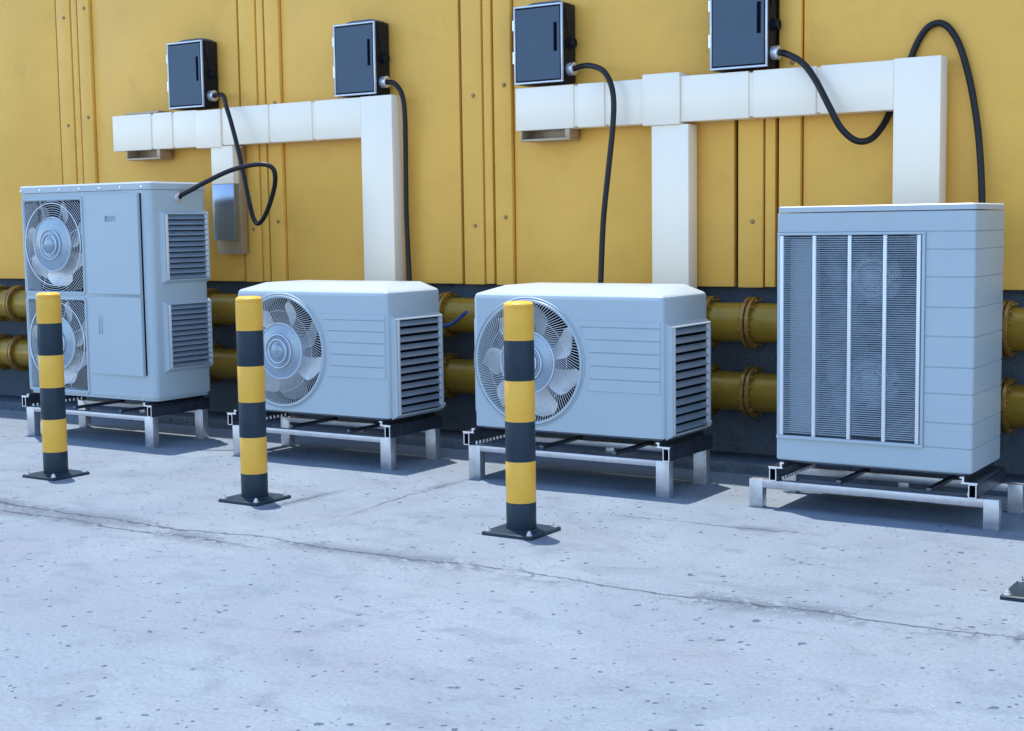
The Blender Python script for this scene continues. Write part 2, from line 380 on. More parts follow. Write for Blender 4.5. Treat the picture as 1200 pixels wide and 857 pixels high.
def bracket(parent, x0, x1, zt, zb):
    bm = B(); box(bm, x0, x1, -.150, -.03, zb - .008, zb + .006, .002); box(bm, x1 - .03, x1, -.150, -.03, zb + .006, zb + .064, .002)
    box(bm, x0 + .0, x0 + .012, -.148, -.03, zb + .006, zb + .064, .002); box(bm, x0, x1, -.04, -.02, zb + .006, zt, .002)
    if zt > 2.16: box(bm, x0, x1, -.15, -.041, zt - .008, zt + .006, .002)
    finish(bm, 'wall_bracket', 'duct_in', parent)
bracket(d1, -7.828, -7.49, 2.176, 1.858)
d2 = thing('cable_duct', 'white metal duct over the two right units with a square collar above its middle drop', 'duct', (-3.3, -.1, 1.9), 'white ducts on the cladding')
for a, b_ in [(-4.549, -4.159), (-4.131, -3.959), (-3.932, -3.713), (-3.485, -3.089), (-3.062, -2.716), (-2.691, -2.309)]: seg(d2, a, b_, 1.901, 2.146)
for a in ((-4.159, -4.131), (-3.959, -3.932), (-3.089, -3.062), (-2.716, -2.691)): seg(d2, a[0], a[1], 1.909, 2.138, -.149, 'duct_joint')
seg(d2, -3.712, -3.486, 1.889, 2.168, -.170, 'duct_collar')
seg(d2, -3.664, -3.440, .93, 1.888, -.155, 'down_duct')
seg(d2, -2.308, -2.073, 1.25, 2.152, -.160, 'down_duct')
bracket(d2, -4.524, -4.19, 2.14, 1.845)

# ------------------------------------------------------------------ junction boxes
def junction_box():
    x0, x1, y0, y1, z0, z1 = -4.552, -4.224, -.150, -.012, 2.166, 2.611
    t = thing('junction_box', '', 'junction box', (-4.388, -.08, z0), 'dark electrical boxes on the ducts')
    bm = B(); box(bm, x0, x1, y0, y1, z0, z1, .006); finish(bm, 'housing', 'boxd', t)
    bm = B(); e = .011
    box(bm, x0, x1, y0 - .014, y0 + .001, z0, z0 + e, .002); box(bm, x0, x1, y0 - .014, y0 + .001, z1 - e, z1, .002)
    box(bm, x0 + .0005, x0 + e, y0 - .0135, y0, z0 + e, z1 - e, .002); box(bm, x1 - e, x1 - .0005, y0 - .0135, y0, z0 + e, z1 - e, .002)
    finish(bm, 'front_rim', 'boxe', t)
    d0, d1_, e0, e1 = x0 + .017, x1 - .019, z0 + .02, z1 - .02
    hx0, hx1, hz0, hz1 = x0 + .268, x0 + .292, z0 + .175, z0 + .338
    bm = B(); plate(bm, y0 - .012, [d0, hx0, hx1, d1_], [e0, hz0, hz1, e1], holes={(1, 1)}, depth=.010)
    for (a, b_) in (((d0, e0), (d1_, e0)), ((d1_, e0), (d1_, e1)), ((d1_, e1), (d0, e1)), ((d0, e1), (d0, e0))):
        bm.faces.new([bm.verts.new(p) for p in ((a[0], y0 - .012, a[1]), (b_[0], y0 - .012, b_[1]), (b_[0], y0, b_[1]), (a[0], y0, a[1]))])
    door = finish(bm, 'door', 'box', t, smooth=False)
    bm = B(); box(bm, hx0, hx1, y0 - .0045, y0 - .002, hz0, hz1); finish(bm, 'handle_recess', 'dark', door)
    for a, b_ in ((.12, .188), (.31, .368)):
        bm = B(); cyl(bm, (x0 - .002, y0 - .008, z0 + a), (x0 - .002, y0 - .008, z0 + b_), .008, n=10); finish(bm, 'hinge', 'bolt', t)
    bm = B(); loft(bm, [(outline(x0 + .07, x1 - .03, y0 + .03, y1, .004, 1), z1 - .001), (outline(x0 + .07, x1 - .03, y0 + .03, y1, .004, 1), z1 + .010), (outline(x0 + .10, x1 - .06, y0 + .045, y1 - .01, .004, 1), z1 + .022)]); finish(bm, 'top_cap', 'box', t)
    ky, kz = -.082, z0 + .222
    bm = B(); lathe(bm, [(.034, 0), (.034, .012), (.027, .014), (.027, .022), (.030, .024), (.030, .034), (.020, .036), (.018, .030), (0, .030)], (x1, ky, kz), 'X', 24); finish(bm, 'screw_cap', 'boxd', t)
    bm = B(); sweep(bm, catmull([(x1 + .006, -.120, z1 - .03), (x1 + .008, -.118, z1 - .09), (x1 + .010, -.105, z1 - .14), (x1 + .016, -.090, kz + .03)], 5), .0035, 6); finish(bm, 'retaining_strap', 'rubber', t)
    bm = B(); box(bm, x1 - .001, x1 + .006, -.126, -.112, z1 - .13, z1 - .02, .002); finish(bm, 'strap_plate', 'boxd', t)
    gy, gz = -.090, z0 + .075
    bm = B(); lathe(bm, [(.036, 0), (.036, .014), (.030, .016), (.030, .022), (.037, .024), (.037, .036), (.030, .040), (.024, .040), (.022, .034), (.016, .034)], (x1, gy, gz), 'X', 28)
    finish(bm, 'cable_gland', 'bolt', t)
    return t
jb = junction_box()
jl = {0: 'dark box on the right duct at its left end, cable arching down behind the unit',
      -2.823: 'leftmost dark box, its cable looping to the tall twin fan unit',
      -1.350: 'dark box above the top corner where the left duct turns down',
      1.243: 'rightmost dark box, cut by the top of the frame, cable dipping under the duct'}
jb['label'] = jl[0]
for dx, dz in ((-2.823, .018), (-1.350, .014), (1.243, -.004)): 
    c_ = copy_tree(jb, (dx, 0, dz)); c_['label'] = jl[dx]

# ------------------------------------------------------------------ cables
def cable(pts, r, label, m='rubber', name='cable', cat='cable', group='black cables from the boxes'):
    pp = catmull(pts, 7); bm = B(); o = Vector(pts[0]); sweep(bm, pp, r, 18); c_ = finish(bm, name, m, org=o); tag(c_, label, cat, group); return c_
GX, GY = .034, -.090
cable([(-7.047 + GX, GY, 2.259), (-6.96, -.105, 2.262), (-6.86, -.16, 2.243), (-6.772, -.23, 2.164), (-6.702, -.26, 2.047), (-6.625, -.28, 1.849), (-6.536, -.3, 1.558), (-6.478, -.32, 1.424), (-6.416, -.34, 1.39), (-6.311, -.38, 1.454), (-6.185, -.44, 1.602), (-6.12, -.5, 1.7), (-6.141, -.53, 1.747), (-6.225, -.57, 1.754), (-6.372, -.63, 1.721), (-6.517, -.71, 1.649), (-6.60, -.765, 1.597), (-6.672, -.8, 1.561)], .015, 'black cable looping from the leftmost box into the side of the tall twin fan unit')
cable([(-5.574 + GX, GY, 2.255), (-5.475, -.095, 2.24), (-5.415, -.10, 2.165), (-5.401, -.095, 2.017), (-5.414, -.08, 1.703), (-5.416, -.08, 1.386), (-5.402, -.08, 1.024), (-5.398, -.08, .86)], .015, 'black cable dropping straight down beside the left duct bend')
cable([(-4.224 + GX, GY, 2.241), (-4.132, -.115, 2.247), (-4.037, -.17, 2.24), (-3.939, -.21, 2.205), (-3.88, -.23, 2.135), (-3.856, -.235, 2.036), (-3.86, -.24, 1.882), (-3.884, -.25, 1.648), (-3.913, -.26, 1.366), (-3.927, -.27, 1.028), (-3.927, -.28, .90)], .016, 'black cable arching over the right duct and hanging down behind the middle fan unit')
cable([(-2.981 + GX, GY, 2.237), (-2.879, -.14, 2.219), (-2.774, -.19, 2.161), (-2.697, -.21, 2.068), (-2.624, -.225, 1.942), (-2.559, -.215, 1.82), (-2.489, -.185, 1.754), (-2.434, -.12, 1.763), (-2.396, -.05, 1.833), (-2.365, -.022, 1.915), (-2.305, -.022, 2.053), (-2.255, -.022, 2.189), (-2.221, -.022, 2.259), (-2.179, -.022, 2.31), (-2.123, -.025, 2.325), (-2.07, -.03, 2.291), (-2.018, -.03, 2.2), (-1.969, -.035, 2.042), (-1.931, -.04, 1.852), (-1.907, -.05, 1.672), (-1.89, -.06, 1.429), (-1.884, -.06, 1.1)], .017, 'black cable dipping under the right duct then rising behind it into a high arch')
hose = cable([(-4.80, -.33, .845), (-4.833, -.3, .839), (-4.889, -.3, .797), (-4.952, -.3, .765), (-5.10, -.32, .74), (-5.3, -.4, .7)], .011, 'thin blue hose between the two single fan units in front of the pipe', 'blue', 'hose', 'hose', None)

# ------------------------------------------------------------------ fans and grilles
def fan(parent, cx, cz, y, rad, phase=0., blades=7, wide=1., m='blade'):
    """fan wheel facing -y; blades are pitched, rounded petals"""
    bm = B(); lathe(bm, [(.0, -.012), (.105, -.012), (.118, 0), (.118, .03), (.0, .03)], (cx, y, cz), 'Y', 36)
    f = finish(bm, 'fan', 'hub', parent, org=(cx, y, cz))
    bm = B(); nr, na = 9, 7; V = []
    for i in range(nr + 1):
        s = i / nr; r = .10 + (rad - .10) * s
        half = R(12.5 + 5 * math.sin(s * 2.0)) * wide * (1 - .42 * max(0, s - .72) / .28 * max(0, s - .72) / .28 * 1.9)
        mid = R(-16) * s * s + R(6) * s
        row = []
        for j in range(na + 1):
            u = j / na * 2 - 1; a = mid + u * half
            yy = (.030 + .010 * (1 - s)) * -u + .012 * (1 - u * u) - .006 * s
            row.append(bm.verts.new((r * math.sin(a), yy, r * math.cos(a))))
        V.append(row)
    for i in range(nr):
        for j in range(na): bm.faces.new((V[i][j], V[i][j + 1], V[i + 1][j + 1], V[i + 1][j]))
    rr = bmesh.ops.solidify(bm, geom=bm.faces[:], thickness=.003)
    b0 = finish(bm, 'blade', m, f, org=(0, 0, 0)); b0.location = (0, 0, 0); b0.rotation_euler = (0, phase, 0)
    for k in range(1, blades): inst(b0, 'blade', (cx, y, cz), f, (0, phase + 2 * math.pi * k / blades, 0))
    return f
def ring_pts(cx, y, cz, r, n=72): return [(cx + r * math.cos(2 * math.pi * i / n), y, cz + r * math.sin(2 * math.pi * i / n)) for i in range(n)]
def hub_guard(parent, cx, cz, y, r=.165, name='hub_plate', rings=True):
    bm = B(); lathe(bm, [(r, .004), (r, -.004), (r - .006, -.010), (r - .012, -.006), (.102, -.016), (.100, -.024), (.094, -.028), (.086, -.022), (.073, -.022), (.071, -.030), (.064, -.033), (.058, -.026), (.046, -.028), (.042, -.036), (.030, -.040), (0, -.041)], (cx, y, cz), 'Y', 64)
    p = finish(bm, name, 'hub', parent)
    if not rings: return p
    bm = B()
    for q in (r - .004, .097, .068): sweep(bm, ring_pts(cx, y - (.008 if q > .12 else .026 if q > .08 else .032), cz, q), .0028, 6, closed=True)
    finish(bm, 'hub_ring', 'bar', p); return p

def louver(parent, x, y0, y1, z0, z1, n, proud=.03):
    """slatted grille on the right side face at x"""
    bm = B(); b_ = .026
    o_ = [(y0 - b_, z0 - b_), (y1 + .012, z0 - b_), (y1 + .012, z1 + b_), (y0 - b_, z1 + b_)]
    i_ = [(y0 - .012, z0 - .006), (y1 + .004, z0 - .006), (y1 + .004, z1 + .006), (y0 - .012, z1 + .006)]
    k_ = [(y0, z0), (y1, z0), (y1, z1), (y0, z1)]
    lv = [(o_, x - .002), (i_, x + proud), (k_, x + proud), (k_, x + .001)]
    rings = [[bm.verts.new((xx, a, c)) for a, c in pl] for pl, xx in lv]
    for A, C in zip(rings, rings[1:]):
        for k in range(4): bm.faces.new((A[k], A[(k + 1) % 4], C[(k + 1) % 4], C[k]))
    fr = finish(bm, 'louver_frame', 'unit', parent, smooth=False)
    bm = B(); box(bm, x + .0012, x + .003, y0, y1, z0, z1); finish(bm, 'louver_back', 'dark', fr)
    bm = B(); box(bm, x + proud - .006, x + proud + .0015, y0 - .001, y0 + .020, z0, z1, .001); finish(bm, 'louver_edge_strip', 'bar', fr)
    bm = B(); box(bm, x + proud - .018, x + proud - .004, y1 - .020, y1 + .001, z0, z1, .001); finish(bm, 'louver_edge_strip', 'bar', fr)
    pitch = (z1 - z0) / n; bm = B()
    box(bm, -.0165, .0165, y0 + .020, y1 - .004, -.0012, .0012)
    bmesh.ops.rotate(bm, verts=bm.verts[:], matrix=Matrix.Rotation(R(52), 3, 'Y'), cent=(0, 0, 0))
    s = None
    for k in range(n):
        at = (x + .0165, 0, z0 + pitch * (k + .5))
        if s is None:
            s = finish(bm, 'louver_slat', 'slat', fr, org=(0, 0, 0)); s.location = Vector(at) - ORG[fr]; ORG[s] = Vector(at)
        else: inst(s, 'louver_slat', at, fr)
    return fr

# ------------------------------------------------------------------ single fan unit (two of them)
def single_unit():
    XL, XR, Yf, Yk, Z0 = -4.287, -3.163, -1.0146, -.505, .290
    t = thing('air_conditioner', '', 'air conditioner', ((XL + XR) / 2, -.76, Z0), 'single fan outdoor units')
    cx, cz, r = -3.945, .643, .312; rad = .022
    bm = B(); o = lambda i, s=0: outline(XL + i, XR - i, Yf + i + s, Yk - i, max(.006, rad - i * .4), 4)
    loft(bm, [(o(0), Z0), (o(0), .972), (o(.004), .988), (o(.012), .997), (outline(XL + .13, XR - .105, Yf + .11, Yk - .05, .010, 4), 1.037)], skip_front=(0,))
    plate(bm, Yf, [XL + rad, -4.28 + .02, -3.60, XR - rad], [Z0, .300, .968, .972], circ=((1, 1), cx, cz, r), depth=.115)
    finish(bm, 'casing', 'unit', t)
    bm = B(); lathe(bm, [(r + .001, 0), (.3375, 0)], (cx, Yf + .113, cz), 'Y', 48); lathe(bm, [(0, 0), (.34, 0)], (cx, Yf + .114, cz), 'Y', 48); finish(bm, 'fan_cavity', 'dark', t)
    bm = B(); lathe(bm, [(.339, .001), (.338, -.005), (.335, -.008), (.332, -.006), (.331, -.001), (.328, -.006), (.324, -.012), (.312, -.010), (.310, .02)], (cx, Yf, cz), 'Y', 96); finish(bm, 'grille_rim', 'unit', t)
    fan(t, cx + .002, cz, Yf + .038, .294, phase=.28)
    bm = B(); n = 118
    for k in range(n):
        a0 = 2 * math.pi * k / n; P = []
        for i in range(7):
            s = i / 6; rr = .155 + .158 * s; a = a0 + .42 * (1 - s) ** 1.3
            P.append((cx + rr * math.cos(a), Yf - .004 - .010 * math.sin(math.pi * (.35 + .5 * (1 - s))), cz + rr * math.sin(a)))
        sweep(bm, P, .0015, 4, caps=False)
    sweep(bm, ring_pts(cx, Yf - .010, cz, .235), .0014, 4, closed=True)
    finish(bm, 'grille_wire', 'wire', t, kind='stuff')
    hub_guard(t, cx, cz, Yf - .006, .166)
    # raised boards right of the fan, their left ends following the rim
    rows = [(.868, .836), (.833, .773), (.770, .708), (.705, .640), (.637, .574), (.571, .510)]
    for a, b_ in rows:
        bm = B(); zs_ = [b_ + (a - b_) * k / 5 for k in range(6)]; xr = XR - .016
        xl = [cx + math.sqrt(max(.0001, .369 ** 2 - (z_ - cz) ** 2)) for z_ in zs_]
        A = [bm.verts.new((p, Yf - .0005, q)) for p, q in zip(xl, zs_)] + [bm.verts.new((xr, Yf - .0005, a)), bm.verts.new((xr, Yf - .0005, b_))]
        C = [bm.verts.new((p + .003, Yf - .005, q + (.0015 if k == 0 else -.0015 if k == 5 else 0))) for k, (p, q) in enumerate(zip(xl, zs_))] + [bm.verts.new((xr - .002, Yf - .005, a - .0015)), bm.verts.new((xr - .002, Yf - .005, b_ + .0015))]
        for k in range(8): bm.faces.new((A[k], A[(k + 1) % 8], C[(k + 1) % 8], C[k]))
        bm.faces.new(C); finish(bm, 'front_board', 'unit', t, smooth=False)
    louver(t, XR, -.962, -.535, .306, .835, 12)
    bm = B(); box(bm, XL - .014, XL + .002, -.99, -.55, .36, .86, .006); box(bm, XR - .004, XR + .024, -.56, -.50, .305, .325, .004); finish(bm, 'side_plate', 'unit', t)
    bm = B(); box(bm, XL + .01, XR - .01, Yf + .012, Yk - .01, Z0 - .012, Z0 + .002, .002); finish(bm, 'base_pan', 'rail', t)
    return t
u3 = single_unit()
u3['label'] = 'single fan unit third from the left, behind the bollard nearest the middle'
u2 = copy_tree(u3, (-1.700, 0, 0))
u2['label'] = 'single fan unit second from the left, next to the tall twin fan unit'

# ------------------------------------------------------------------ stands
def stand(XL, XR, Y0, Y1, H, lw, bar, zr, rx, label, lift):
    """two steel portals, two channel rails across them and the angles the unit sits on"""
    t = thing('unit_stand', label, 'stand', ((XL + XR) / 2, (Y0 + Y1) / 2, 0), 'steel stands under the units')
    dy = .05
    for ya in (Y0, Y1 - dy):
        for xa in (XL, XR - lw):
            bm = B(); box(bm, xa, xa + lw, ya, ya + dy, 0, H, .0025); finish(bm, 'leg', 'steel', t)
        bm = B(); box(bm, XL + lw - .001, XR - lw + .001, ya + .002, ya + dy - .002, H - bar, H - .001, .002); finish(bm, 'crossbar', 'steel', t)
    for s, xr in ((1, rx[1]), (-1, rx[0])):
        # hollow channel, outer side face at xr
        h = zr - H - .002; w_ = .034; e = .003; z0 = H + .001; ya, yb = Y0 - .012, Y1 + .012
        xo, xi = xr, xr - s * w_
        bm = B()
        for (a, b_, c, d) in ((xo - s * e, xo, z0, z0 + h), (xi, xi + s * e, z0, z0 + h), (xi, xo, z0, z0 + e), (xi, xo, z0 + h - e, z0 + h)):
            box(bm, min(a, b_), max(a, b_), ya, yb, c + (.0003 if c == z0 and d == z0 + h else 0), d)
        rl = finish(bm, 'rail', 'rail', t, smooth=False)
        bm = B()
        for (a, b_, c, d) in ((xo - s * e, xo, z0, z0 + h), (xi, xi + s * e, z0, z0 + h), (xi + s * e, xo - s * e, z0, z0 + e), (xi + s * e, xo - s * e, z0 + h - e, z0 + h)):
            box(bm, min(a, b_) - .0006, max(a, b_) + .0006, ya - .003, ya, c - .0003, d + .0006)
        finish(bm, 'rail_end', 'cut', rl, smooth=False)
        # Z angle carrying the unit
        bm = B(); zt = zr + .001
        a0, a1 = (xo - .066, xo + .004) if s > 0 else (xo - .004, xo + .066)
        v0 = xo - s * .062
        box(bm, a0, a1, ya, yb, zt, zt + .005); box(bm, min(v0, v0 + s * .008), max(v0, v0 + s * .008), ya, yb, zt + .005, lift - .001)
        an = finish(bm, 'support_angle', 'rail', t, smooth=False)
        bm = B(); box(bm, a0 - .0005, a1 + .0005, ya - .004, ya, zt - .001, zt + .006); box(bm, min(v0, v0 + s * .008) - .0005, max(v0, v0 + s * .008) + .0005, ya - .004, ya, zt + .006, lift - .001)
        box(bm, min(v0 - s * .010, v0), max(v0 - s * .010, v0), ya - .004, ya, lift - .009, lift - .002)
        finish(bm, 'angle_end', 'cut', an, smooth=False)
        # row of studs along the inner side of the rail
        bm = B(); y_ = ya + .05
        while y_ < yb - .03:
            cyl(bm, (xi - s * .012, y_, z0), (xi - s * .012, y_, z0 + .016), .007, n=6); y_ += .034
        finish(bm, 'stud_row', 'bolt', rl, kind='stuff')
    for f_ in (.36, .72):
        xx = XL + (XR - XL) * f_; bm = B(); box(bm, xx, xx + .022, Y0 + .03, Y1 - .03, H + .003, H + .022, .002); finish(bm, 'spacer_bar', 'rail', t)
    bm = B(); box(bm, (XL + XR) / 2, (XL + XR) / 2 + .05, Y1 - .04, Y1 - .01, H - bar - .03, H - bar, .002); finish(bm, 'clip', 'steel', t)
    return t
s3 = stand(-4.325, -3.130, -1.0247, -.5464, .184, .073, .031, .250, (-4.345, -3.122), 'low steel stand under the single fan unit in the middle', .278)
s2_ = copy_tree(s3, (-1.722, 0, 0)); s2_['label'] = 'low steel stand under the single fan unit second from the left'
s1_ = stand(-7.885, -6.690, -1.058, -.575, .196, .073, .031, .262, (-7.905, -6.684), 'low steel stand under the tall twin fan unit at the left', .285)
s4_ = stand(-2.7057, -1.5435, -1.0247, -.55, .136, .068, .038, .198, (-2.598, -1.638), 'wide low steel stand under the tall slatted unit at the right', .230)

# ------------------------------------------------------------------ tall twin fan unit
def twin_unit():
    XL, XR, Yf, Yk, Z0, Z1 = -7.889, -6.674, -1.032, -.541, .288, 1.653
    t = thing('air_conditioner', 'tall twin fan unit with two side louvers, leftmost of the four', 'air conditioner', ((XL + XR) / 2, -.79, Z0))
    rad = .04; bm = B()
    loft(bm, [(outline(XL, XR, Yf, Yk, rad, 6), Z0 + .02), (outline(XL, XR, Yf, Yk, rad, 6), 1.606)], skip_front=(0,))
    gx0, gx1 = -7.846, -7.296
    plate(bm, Yf, [XL + rad, gx0, gx1, XR - rad], [Z0 + .02, .325, .915, .965, 1.558, 1.606], holes={(1, 1), (1, 3)}, depth=.11)
    finish(bm, 'casing', 'unit', t)
    bm = B(); loft(bm, [(outline(XL - .006, XR + .006, Yf - .008, Yk + .006, rad, 6), 1.608), (outline(XL - .006, XR + .006, Yf - .008, Yk + .006, rad, 6), 1.645), (outline(XL, XR, Yf, Yk, rad - .006, 6), 1.655)])
    lid = finish(bm, 'lid', 'unit_lid', t)
    bm = B(); loft(bm, [(outline(XL + .01, XR - .01, Yf + .01, Yk - .01, rad, 6), Z0), (outline(XL + .01, XR - .01, Yf + .01, Yk - .01, rad, 6), Z0 + .022)]); base = finish(bm, 'base_pan', 'unit', t)
    bolt = None
    for x, z, pr, yy in [(-7.86 + .188 * k, 1.622, lid, Yf - .008) for k in range(7)] + [(-7.26, .300, base, Yf + .010), (-7.02, .300, base, Yf + .010), (-6.80, .300, base, Yf + .010)]:
        if bolt is None:
            bm = B(); lathe(bm, [(.008, 0), (.008, -.003), (.005, -.007), (0, -.008)], (0, 0, 0), 'Y', 10)
            bolt = finish(bm, 'screw', 'bar', pr, org=(0, 0, 0)); bolt.location = Vector((x, yy, z)) - ORG[pr]; ORG[bolt] = Vector((x, yy, z))
        else: inst(bolt, 'screw', (x, yy, z), pr)
    for ci, (z0, z1, ph) in enumerate(((.965, 1.558, .45), (.325, .915, .45))):
        cx, cz = (gx0 + gx1) / 2 - .002, (z0 + z1) / 2 + .012
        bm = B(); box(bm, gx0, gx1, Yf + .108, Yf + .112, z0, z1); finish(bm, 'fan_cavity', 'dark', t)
        bm = B()                                                    # rounded raised frame round the opening
        for (i0, y0_, i1, y1_) in ((-.018, .001, -.016, -.007), (-.016, -.007, -.004, -.009), (-.004, -.009, .004, .0), (.004, 0, .004, .03)):
            A = outline(gx0 + i0, gx1 - i0, z0 + i0, z1 - i0, .022, 5); C = outline(gx0 + i1, gx1 - i1, z0 + i1, z1 - i1, .018, 5)
            VA = [bm.verts.new((a, Yf + y0_, b_)) for a, b_ in A]; VC = [bm.verts.new((a, Yf + y1_, b_)) for a, b_ in C]
            for k in range(len(A)): bm.faces.new((VA[k], VA[(k + 1) % len(A)], VC[(k + 1) % len(A)], VC[k]))
        fr = finish(bm, 'grille_frame', 'unit', t)
        fan(t, cx, cz, Yf + .036, .276, phase=ph, wide=1.18)
        bm = B(); r = .178
        while r < .41:
            n = 120; run = []
            for k in range(n + 1):
                a = 2 * math.pi * k / n; p = (cx + r * math.cos(a), Yf - .003, cz + r * math.sin(a))
                ok = gx0 + .003 < p[0] < gx1 - .003 and z0 + .003 < p[2] < z1 - .003
                if ok: run.append(p)
                if (not ok or k == n) and run:
                    if len(run) > 2: sweep(bm, run, .0018, 4, caps=False)
                    run = []
            r += .0145
        for k in range(8):
            a = math.pi / 8 + math.pi * k / 4; rr = min(.40, (.272 / abs(math.cos(a)) if abs(math.cos(a)) > .7 else .29 / abs(math.sin(a))))
            sweep(bm, [(cx + .16 * math.cos(a), Yf - .001, cz + .16 * math.sin(a)), (cx + rr * math.cos(a), Yf - .001, cz + rr * math.sin(a))], .002, 4)
        finish(bm, 'grille_wire', 'wire', t, kind='stuff')
        bm = B(); sweep(bm, ring_pts(cx, Yf - .006, cz, .266, 96), .0038, 6, closed=True); finish(bm, 'grille_ring', 'bar', t)
        hub_guard(t, cx, cz, Yf - .004, .178)
    # service doors, hinged left, standing a little proud at the right
    def door(name, z0, z1, x0, x1, slot):
        bm = B(); yl, yr = Yf - .004, Yf - .026
        if slot: xs_, zs_ = [x0, slot[0], slot[1], x1], [z0, slot[2], slot[3], z1]
        else: xs_, zs_ = [x0, x1], [z0, z1]
        ff = lambda x: yl + (yr - yl) * max(0, (x - x0) / (x1 - x0)) ** 1.0
        for i in range(len(xs_) - 1):
            for j in range(len(zs_) - 1):
                q = [(xs_[i], zs_[j]), (xs_[i + 1], zs_[j]), (xs_[i + 1], zs_[j + 1]), (xs_[i], zs_[j + 1])]
                A = [bm.verts.new((a, ff(a), c)) for a, c in q]
                if slot and i == 1 and j == 1:
                    C = [bm.verts.new((a, ff(a) + .012, c)) for a, c in q]
                    for k in range(4): bm.faces.new((A[k], A[(k + 1) % 4], C[(k + 1) % 4], C[k]))
                    bm.faces.new(C)
                else: bm.faces.new(A)
        for a, b_ in (((x0, z0), (x1, z0)), ((x1, z0), (x1, z1)), ((x1, z1), (x0, z1)), ((x0, z1), (x0, z0))):
            bm.faces.new([bm.verts.new(p) for p in ((a[0], ff(a[0]), a[1]), (b_[0], ff(b_[0]), b_[1]), (b_[0], Yf + .0, b_[1]), (a[0], Yf + .0, a[1]))])
        bmesh.ops.remove_doubles(bm, verts=bm.verts[:], dist=.0002)
        return finish(bm, name, 'unit', t, smooth=False)
    d_ = door('service_door', .958, 1.583, -7.257, -6.756, (-7.066, -6.962, 1.412, 1.448))
    bm = B(); box(bm, -6.757, -6.746, Yf - .0035, Yf + .001, .450, 1.585, .001); finish(bm, 'door_shadow_strip', 'dark', t)  # black strip painting in the shadow line along the doors' right edge
    bm = B(); box(bm, -7.050, -6.978, Yf - .0045, Yf - .002, 1.420, 1.440); finish(bm, 'handle_slot', 'slat', d_)
    d_ = door('service_door', .446, .938, -7.257, -6.756, None)
    bm = B()
    for q in (-7.163, -7.140): box(bm, q, q + .009, Yf - .016, Yf - .004, .700, .815, .003)
    finish(bm, 'handle', 'unit_lid', d_)
    louver(t, XR, -.930, -.562, 1.046, 1.452, 12, .028)
    louver(t, XR, -.930, -.562, .490, .888, 12, .028)
    bm = B(); lathe(bm, [(.030, 0), (.030, .012), (.022, .014), (.022, .030), (.016, .030)], (XR, -.8, 1.561), 'X', 20); finish(bm, 'cable_gland', 'bolt', t)
    return t
twin_unit()

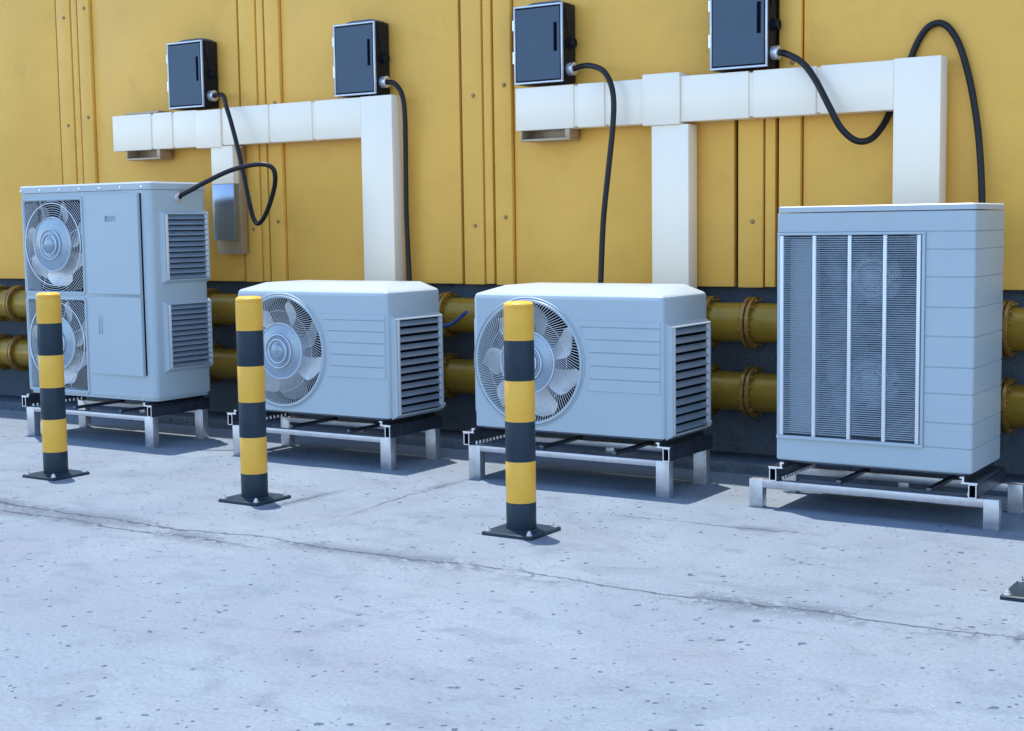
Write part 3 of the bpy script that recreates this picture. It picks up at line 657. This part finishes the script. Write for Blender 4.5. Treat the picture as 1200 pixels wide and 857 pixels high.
# ------------------------------------------------------------------ tall slatted unit
def slatted_unit():
    XL, XR, Yf, Yk, Z0, Z1 = -2.574, -1.668, -1.0047, -.5095, .232, 1.419
    t = thing('air_conditioner', 'tall unit with a wide slatted front and banded right side, rightmost of the four', 'air conditioner', ((XL + XR) / 2, -.76, Z0))
    rad = .015; gx0, gx1, gz0, gz1 = -2.566, -1.897, .352, 1.290; bm = B()
    i = .004
    loft(bm, [(outline(XL + i, XR - i, Yf + i, Yk - i, rad, 5), Z0 + .004), (outline(XL + i, XR - i, Yf + i, Yk - i, rad, 5), 1.388)], skip_front=(0,))
    plate(bm, Yf + i, [XL + i, gx0 + .006, gx1 - .006, XR - i - rad], [Z0 + .004, gz0, gz1, 1.388], holes={(1, 1)}, depth=.14)
    finish(bm, 'casing', 'unit', t)
    bm = B(); loft(bm, [(outline(XL, XR, Yf, Yk, rad, 5), 1.392), (outline(XL, XR, Yf, Yk, rad, 5), 1.414), (outline(XL + .006, XR - .006, Yf + .006, Yk - .006, rad, 5), 1.419)]); finish(bm, 'lid', 'unit_lid', t)
    # bands wrapping round the front right corner and along the side
    full = [p for p in outline(XL, XR, Yf, Yk, rad, 5)]
    inner = [p for p in outline(XL + i, XR - i, Yf + i, Yk - i, rad, 5)]
    zs_ = [.345, .455, .585, .702, .838, .966, 1.099, 1.220]
    bands = [(zs_[k], zs_[k + 1]) for k in range(7)] + [(1.220, gz1 + .008)]
    def band(x0, z0, z1, name):
        pts = [(x0, Yf)] + full[0:13]                                # front straight, front right corner, side, back corner
        inn = [(x0, Yf + i)] + inner[0:13]
        b2 = B(); rows = []
        for pl, z_ in ((inn, z0 + .001), (pts, z0 + .003), (pts, z1 - .003), (inn, z1 - .001)): rows.append([b2.verts.new((a, c, z_)) for a, c in pl])
        for A, C in zip(rows, rows[1:]):
            for k in range(len(A) - 1): b2.faces.new((A[k], A[k + 1], C[k + 1], C[k]))
        b2.faces.new([rows[0][0], rows[1][0], rows[2][0], rows[3][0]])
        finish(b2, name, 'unit', t)
    for a, b_ in bands: band(gx1 + .016, a, b_, 'casing_band')
    band(XL, gz1 + .008, 1.388, 'casing_band'); band(XL, Z0 + .006, zs_[0], 'casing_band')
    # grille frame, bars, slats
    bm = B(); yy = Yf - .004
    box(bm, XL + .001, gx1 + .014, yy - .006, Yf + .02, gz1 - .004, gz1 + .008, .002); box(bm, XL + .001, gx1 + .014, yy - .010, Yf + .02, gz0 - .014, gz0 + .002, .004)
    box(bm, gx1 + .000, gx1 + .013, yy - .005, Yf + .02, gz0 + .002, gz1 - .004, .002); box(bm, XL + .002, gx0 + .008, yy - .005, Yf + .02, gz0 + .002, gz1 - .004, .002)
    finish(bm, 'grille_frame', 'unit', t)
    for x in (-2.549, -2.392, -2.225, -2.062, -1.910):
        bm = B(); box(bm, x - .008, x + .008, yy - .009, yy + .004, gz0 + .003, gz1 - .006, .002); finish(bm, 'grille_bar', 'bar', t)
    bm = B(); n = 92; xs_ = [-2.558, -2.392, -2.225, -2.062, -1.902]
    for k in range(n):
        z_ = gz0 + .010 + (gz1 - gz0 - .020) * (k + .5) / n
        for q in range(4):
            if q == 2 and k < 1: continue
            fs = [(xs_[q], yy + .001, z_ + .0005), (xs_[q + 1], yy + .001, z_ + .0005), (xs_[q + 1], yy + .0075, z_ + .0038), (xs_[q], yy + .0075, z_ + .0038)]
            lo = [(p[0], p[1] + .0005, p[2] - .0016) for p in fs]
            A = [bm.verts.new(p) for p in fs]; C = [bm.verts.new(p) for p in lo]
            for r_ in range(4): bm.faces.new((A[r_], A[(r_ + 1) % 4], C[(r_ + 1) % 4], C[r_]))
            bm.faces.new(A); bm.faces.new(C[::-1])
    finish(bm, 'grille_slats', 'fin', t, kind='stuff')
    bm = B(); box(bm, gx0, gx1, Yf + .128, Yf + .136, gz0, gz1); finish(bm, 'inner_back', 'rail', t)
    bm = B(); box(bm, gx0 + .03, -2.40, Yf + .05, Yf + .1, gz0 + .01, gz1 - .02, .01); finish(bm, 'inner_baffle', 'unit', t)
    for z_ in (1.09, .62): 
        fan(t, -2.14, z_, Yf + .080, .232, phase=.5, wide=1.25, m='hub')
        hub_guard(t, -2.14, z_, Yf + .075, .13, 'hub_plate', False)
    bm = B(); box(bm, XL + .02, XR - .02, Yf + .03, Yk - .02, Z0 - .01, Z0 + .006, .002); finish(bm, 'base_pan', 'rail', t)
    return t
slatted_unit()

# ------------------------------------------------------------------ bollards
def bollard(x, label):
    y = -2.047
    t = thing('bollard', label, 'bollard', (x, y, 0), 'striped bollards in front of the units')
    r = .0665; zb = [.016, .14, .322, .498, .677, .853]
    bm = B(); loft(bm, [(outline(x - .128, x + .128, y - .128, y + .128, .004, 2), 0), (outline(x - .128, x + .128, y - .128, y + .128, .004, 2), .013), (outline(x - .122, x + .122, y - .122, y + .122, .004, 2), .017)])
    bp = finish(bm, 'base_plate', 'navy', t)
    b0 = None
    for sx in (-1, 1):
        for sy in (-1, 1):
            at = (x + sx * .107, y + sy * .107, .017)
            if b0 is None:
                bm = B(); lathe(bm, [(.014, 0), (.014, .003), (.010, .004)], (0, 0, 0), 'Z', 12); cyl(bm, (0, 0, .003), (0, 0, .012), .0105, n=6); cyl(bm, (0, 0, .012), (0, 0, .020), .006, n=8)
                b0 = finish(bm, 'anchor_bolt', 'bolt', bp, org=(0, 0, 0)); b0.location = Vector(at) - ORG[bp]; ORG[b0] = Vector(at)
            else: inst(b0, 'anchor_bolt', at, bp)
    bm = B(); lathe(bm, [(r + .010, .0), (r + .004, .005), (r + .001, .006)], (x, y, .016), 'Z', 48); finish(bm, 'weld_collar', 'navy', t)
    names = ['navy', 'yellow'] * 3
    for k in range(6):
        z0 = zb[k]; bm = B()
        if k < 5: prof = [(r - .0006, z0), (r, z0 + .0015), (r, zb[k + 1] - .0015), (r - .0006, zb[k + 1])]
        else: prof = [(r - .0006, z0), (r, z0 + .0015), (r, .990), (r - .0035, .993), (r - .0035, .997), (r - .0005, 1.0), (r - .002, 1.010), (r - .010, 1.018), (r - .022, 1.021), (0, 1.0215)]
        lathe(bm, prof, (x, y, 0), 'Z', 48)
        finish(bm, ('dark_band' if k % 2 == 0 else 'yellow_band'), names[k], t)
    return t
b1 = bollard(-3.344, 'yellow and dark striped bollard standing before the middle fan unit')
for dx, lab in ((-1.5795, 'striped bollard standing before the second unit, its fan half hidden by it'), (-3.065, 'leftmost striped bollard, before the tall twin fan unit'), (2.219, 'bollard at the right edge showing only a corner of its dark base plate')):
    c_ = copy_tree(b1, (dx, 0, 0)); c_['label'] = lab
